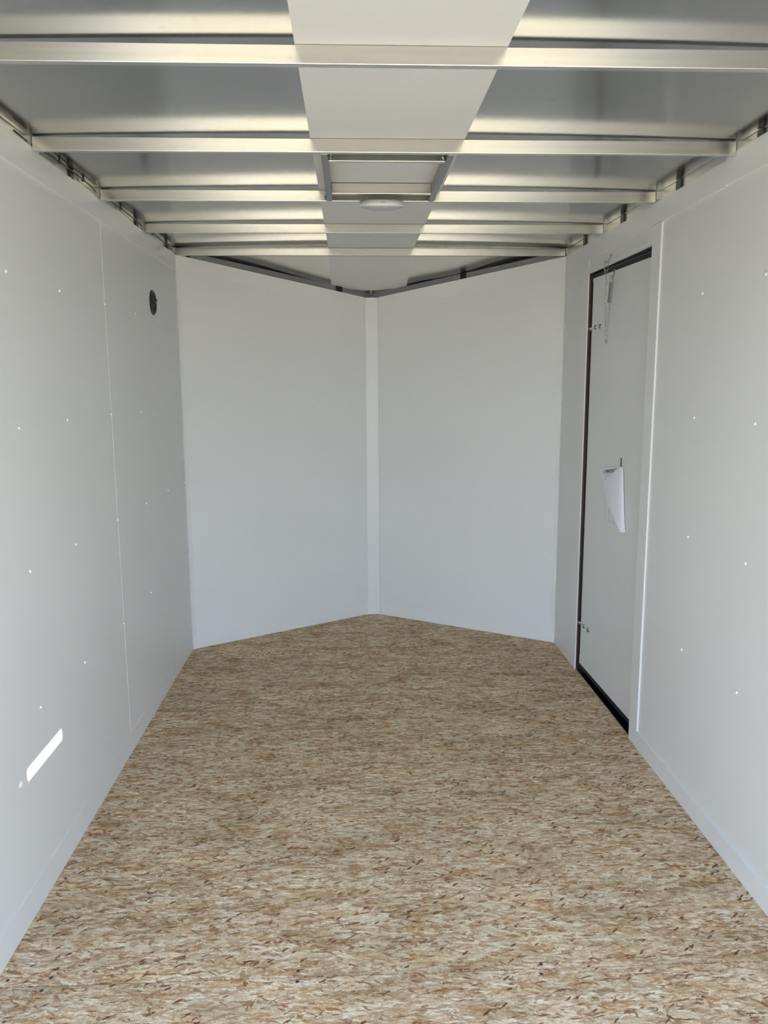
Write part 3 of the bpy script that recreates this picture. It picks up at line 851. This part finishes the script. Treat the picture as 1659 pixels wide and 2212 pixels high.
# the front corner folded over: an S-curved sheet from the crease on the right to the free edge on the left
free = [(.5073, 1.0975, .006), (.43, 1.056, .012), (.345, 1.013, .018), (.372, .972, .022), (.4000, .936, .022), (.440, .905, .022), (.470, .884, .022), (.510, .853, .021), (.5445, .833, .020), (.5705, .8145, .019)]
crease = [(.5200, 1.0955, .005), (.5350, 1.056, .009), (.5400, 1.013, .012), (.5480, .972, .013), (.5540, .936, .014), (.5600, .905, .014), (.5650, .884, .014), (.5710, .853, .014), (.5760, .833, .013), (.5830, .8210, .012)]
rows = []
for f, c in zip(free, crease):
    row = []
    for k in range(7):
        u = k / 6
        b_ = math.sin(PI * (0.15 + .85 * u)) * .006
        row.append(bm.verts.new(dp(f[0] + (c[0] - f[0]) * u, f[1] + (c[1] - f[1]) * u, f[2] + (c[2] - f[2]) * u + b_)))
    rows.append(row)
for a, b in zip(rows, rows[1:]):
    for i in range(6): bm.faces.new((a[i], a[i + 1], b[i + 1], b[i]))
# crease edge running back under to the door
ed = [bm.verts.new(dp(c[0] + .001, c[1], .003)) for c in crease]
for i in range(len(ed) - 1): bm.faces.new((rows[i][-1], ed[i], ed[i + 1], rows[i + 1][-1]))
obj('folded_flap', bm, PAPER, t, smooth=True)
# print on the back leaf
bm = nb()
fa = math.atan2(1.0819 - 1.0595, .4612 - .3176)
def pl_(s, z): return dp(s, z, .0105)
def line(bm, pts, r): tube(bm, [pl_(*q) for q in pts], r, 5)
top = [(.470, 1.0832), (.3176, 1.0597), (.3110, 1.0570), (.3086, 1.0525), (.3120, 1.0478), (.3190, 1.0458), (.43, 1.0625)]
line(bm, top, .0007)
obj('print_frame', bm, INK, t)
bm = nb(); line(bm, [(.3300, 1.0470), (.3340, 1.0390), (.3390, 1.0350), (.38, 1.0400)], .0005)
obj('print_frame', bm, INKL, t)
for grp in ([[(.3993, .899), (.4091, .833), (.412, .8335)]], [[(.4015, .8855), (.4285, .8869)]], [[(.4085, .8445), (.44, .8460), (.4650, .8440), (.488, .8420)]],
            [[(.4100, .8340), (.44, .8330), (.4750, .8290)]], [[(.335, 1.030), (.333, 1.018), (.345, 1.014)]], [[(.338, 1.0235), (.365, 1.0285)]], [[(.345, 1.041), (.375, 1.0455)]]):
    bm = nb()
    for ln_ in grp: line(bm, ln_, .0006)
    obj('print_line', bm, INKL, t)
def text_mesh(body, size, s, z, ang, name, m, off=.0108):
    cu = bpy.data.curves.new(name, 'FONT'); cu.body = body; cu.size = size
    cu.offset = size * .03
    tmp = bpy.data.objects.new(name, cu); COL.objects.link(tmp)
    dg = bpy.context.evaluated_depsgraph_get(); dg.update()
    me = bpy.data.meshes.new_from_object(tmp.evaluated_get(dg))
    bpy.data.objects.remove(tmp)
    ex = (DE * math.cos(ang) + Vector((0, 0, math.sin(ang)))); ey = (Vector((0, 0, 1)) * math.cos(ang) - DE * math.sin(ang))
    mt = Matrix((ex, ey, ex.cross(ey))).transposed().to_4x4(); mt.translation = dp(s, z, off)
    me.transform(mt)
    me.materials.append(m)
    o = bpy.data.objects.new(name, me); COL.objects.link(o)
    o.parent = t; o.matrix_parent_inverse = Matrix.Translation(-Vector(t.location))
    return o
text_mesh('WARRANTY CARD', .0125, .3395, 1.0520, math.atan2(.0140, .1127) + .03, 'print_title', INK)

# ------------------------------------------------------------------ door retainer chain with spring
t = thing('door_chain', 'zinc chain and spring door retainer hanging at the top of the side door', 'chain', (W - .01, 3.50, 1.63))
bm = nb()          # upper hook on the header trim: plate-like screw head, shank and upturned end
tube(bm, [(W - .001, 3.504, 2.005), (W - .004, 3.503, 2.001), (W - .006, 3.5035, 1.990), (W - .014, 3.504, 1.976), (W - .021, 3.5045, 1.968), (W - .026, 3.5045, 1.972), (W - .027, 3.5045, 1.980)], .0026, 8)
tube(bm, [(W - .000, 3.497, 2.003), (W - .004, 3.504, 2.005), (W - .000, 3.511, 2.006)], .0024, 8)
obj('upper_hook', bm, ZINC, t, smooth=True)
bm = nb()          # S hook
c1, c2 = Vector((W - .0205, 3.5045, 1.9635)), Vector((W - .0205, 3.504, 1.9465))
pp = []
for k in range(11):
    a = math.radians(-20 + 20 * k * 1.05); pp.append(c1 + Vector((-math.cos(a) * .0085, 0, math.sin(a) * .0085)))
for k in range(14):
    a = math.radians(150 - 20 * k * 1.2); pp.append(c2 + Vector((-math.cos(a) * .0090, 0, math.sin(a) * .0092)))
tube(bm, pp, .0017, 8)
obj('s_hook', bm, ZINC, t, smooth=True)
bm = nb()          # lower hook on the door face
b0 = Vector((W + .031, 3.545, 1.946))
tube(bm, [b0 + Vector(v) for v in ((0, -.007, -.001), (-.003, 0, .003), (0, .007, .001))], .0024, 8)
tube(bm, [b0, b0 + Vector((-.003, -.001, -.008)), b0 + Vector((-.004, -.002, -.018)), b0 + Vector((-.012, -.012, -.029)), b0 + Vector((-.020, -.022, -.034)), b0 + Vector((-.024, -.027, -.031))], .0026, 8)
obj('lower_hook', bm, ZINC, t, smooth=True)
s0, s1 = Vector((W + .008, 3.517, 1.891)), Vector((W + .004, 3.522, 1.803))
bm = nb()
ax = (s1 - s0); ln = ax.length; ax.normalize(); ux = ax.orthogonal().normalized(); vx = ax.cross(ux)
turns = 20
tube(bm, [s0 + ax * (ln * k / (turns * 12)) + (ux * math.cos(2 * PI * k / 12) + vx * math.sin(2 * PI * k / 12)) * .0080 for k in range(turns * 12 + 1)], .0013, 6)
obj('spring', bm, ZINC, t, smooth=True)
bm = nb()
hk = Vector((W + .010, 3.522, 1.918))
tube(bm, [s0 + Vector((-.0068, 0, -.002)), hk + Vector((-.0070, 0, -.004)), hk + Vector((-.005, 0, .002)), hk + Vector((.005, 0, .002)), hk + Vector((.0070, 0, -.004)), s0 + Vector((.0068, 0, -.002))], .0015, 6)
obj('spring_end', bm, ZINC, t, smooth=True)
bm = nb()
tube(bm, [s1 + Vector((0, 0, .004)), s1 + Vector((0, .001, -.008)), s1 + Vector((.001, .0015, -.022)), s1 + Vector((.003, .0, -.026)), s1 + Vector((.004, 0, -.020))], .0015, 6)
obj('spring_end', bm, ZINC, t, smooth=True)
# links along the hanging loop
path = [Vector((W - .0205, 3.504, 1.936)), Vector((W - .020, 3.500, 1.80)), Vector((W - .017, 3.493, 1.66)), Vector((W - .013, 3.494, 1.637)), Vector((W - .008, 3.503, 1.631)), Vector((W - .003, 3.515, 1.638)),
        Vector((W - .001, 3.520, 1.665)), Vector((W + .004, 3.5225, 1.780))]
def along(d):
    for a, b in zip(path, path[1:]):
        l = (b - a).length
        if d <= l: return a.lerp(b, d / l), (b - a).normalized()
        d -= l
    return path[-1], (path[-1] - path[-2]).normalized()
total = sum((b - a).length for a, b in zip(path, path[1:]))
PITCH = .0190
bm = nb(); hl, hw = .0116, .0044
lp = [Vector((hw * math.cos(a), 0, (hl - hw) + hw * math.sin(a))) for a in [PI * k / 6 for k in range(7)]] + \
     [Vector((hw * math.cos(a), 0, -(hl - hw) + hw * math.sin(a))) for a in [PI + PI * k / 6 for k in range(7)]]
tube(bm, lp, .00085, 6, closed=True)
link0 = obj('link', bm, ZINC, t, smooth=True)
link0.matrix_parent_inverse = Matrix.Identity(4)
nl = int(total / PITCH)
for k in range(nl):
    o = link0 if k == 0 else link0.copy()
    if k: COL.objects.link(o)
    p_, d_ = along((k + .5) * total / nl)
    q = d_.to_track_quat('Z', 'Y').to_matrix().to_4x4() @ Matrix.Rotation((k % 2) * PI / 2 + .5, 4, 'Z')
    mt = q.copy(); mt.translation = p_ - Vector(t.location)
    o.parent = t
    o.matrix_parent_inverse = Matrix.Identity(4)
    o.matrix_basis = mt
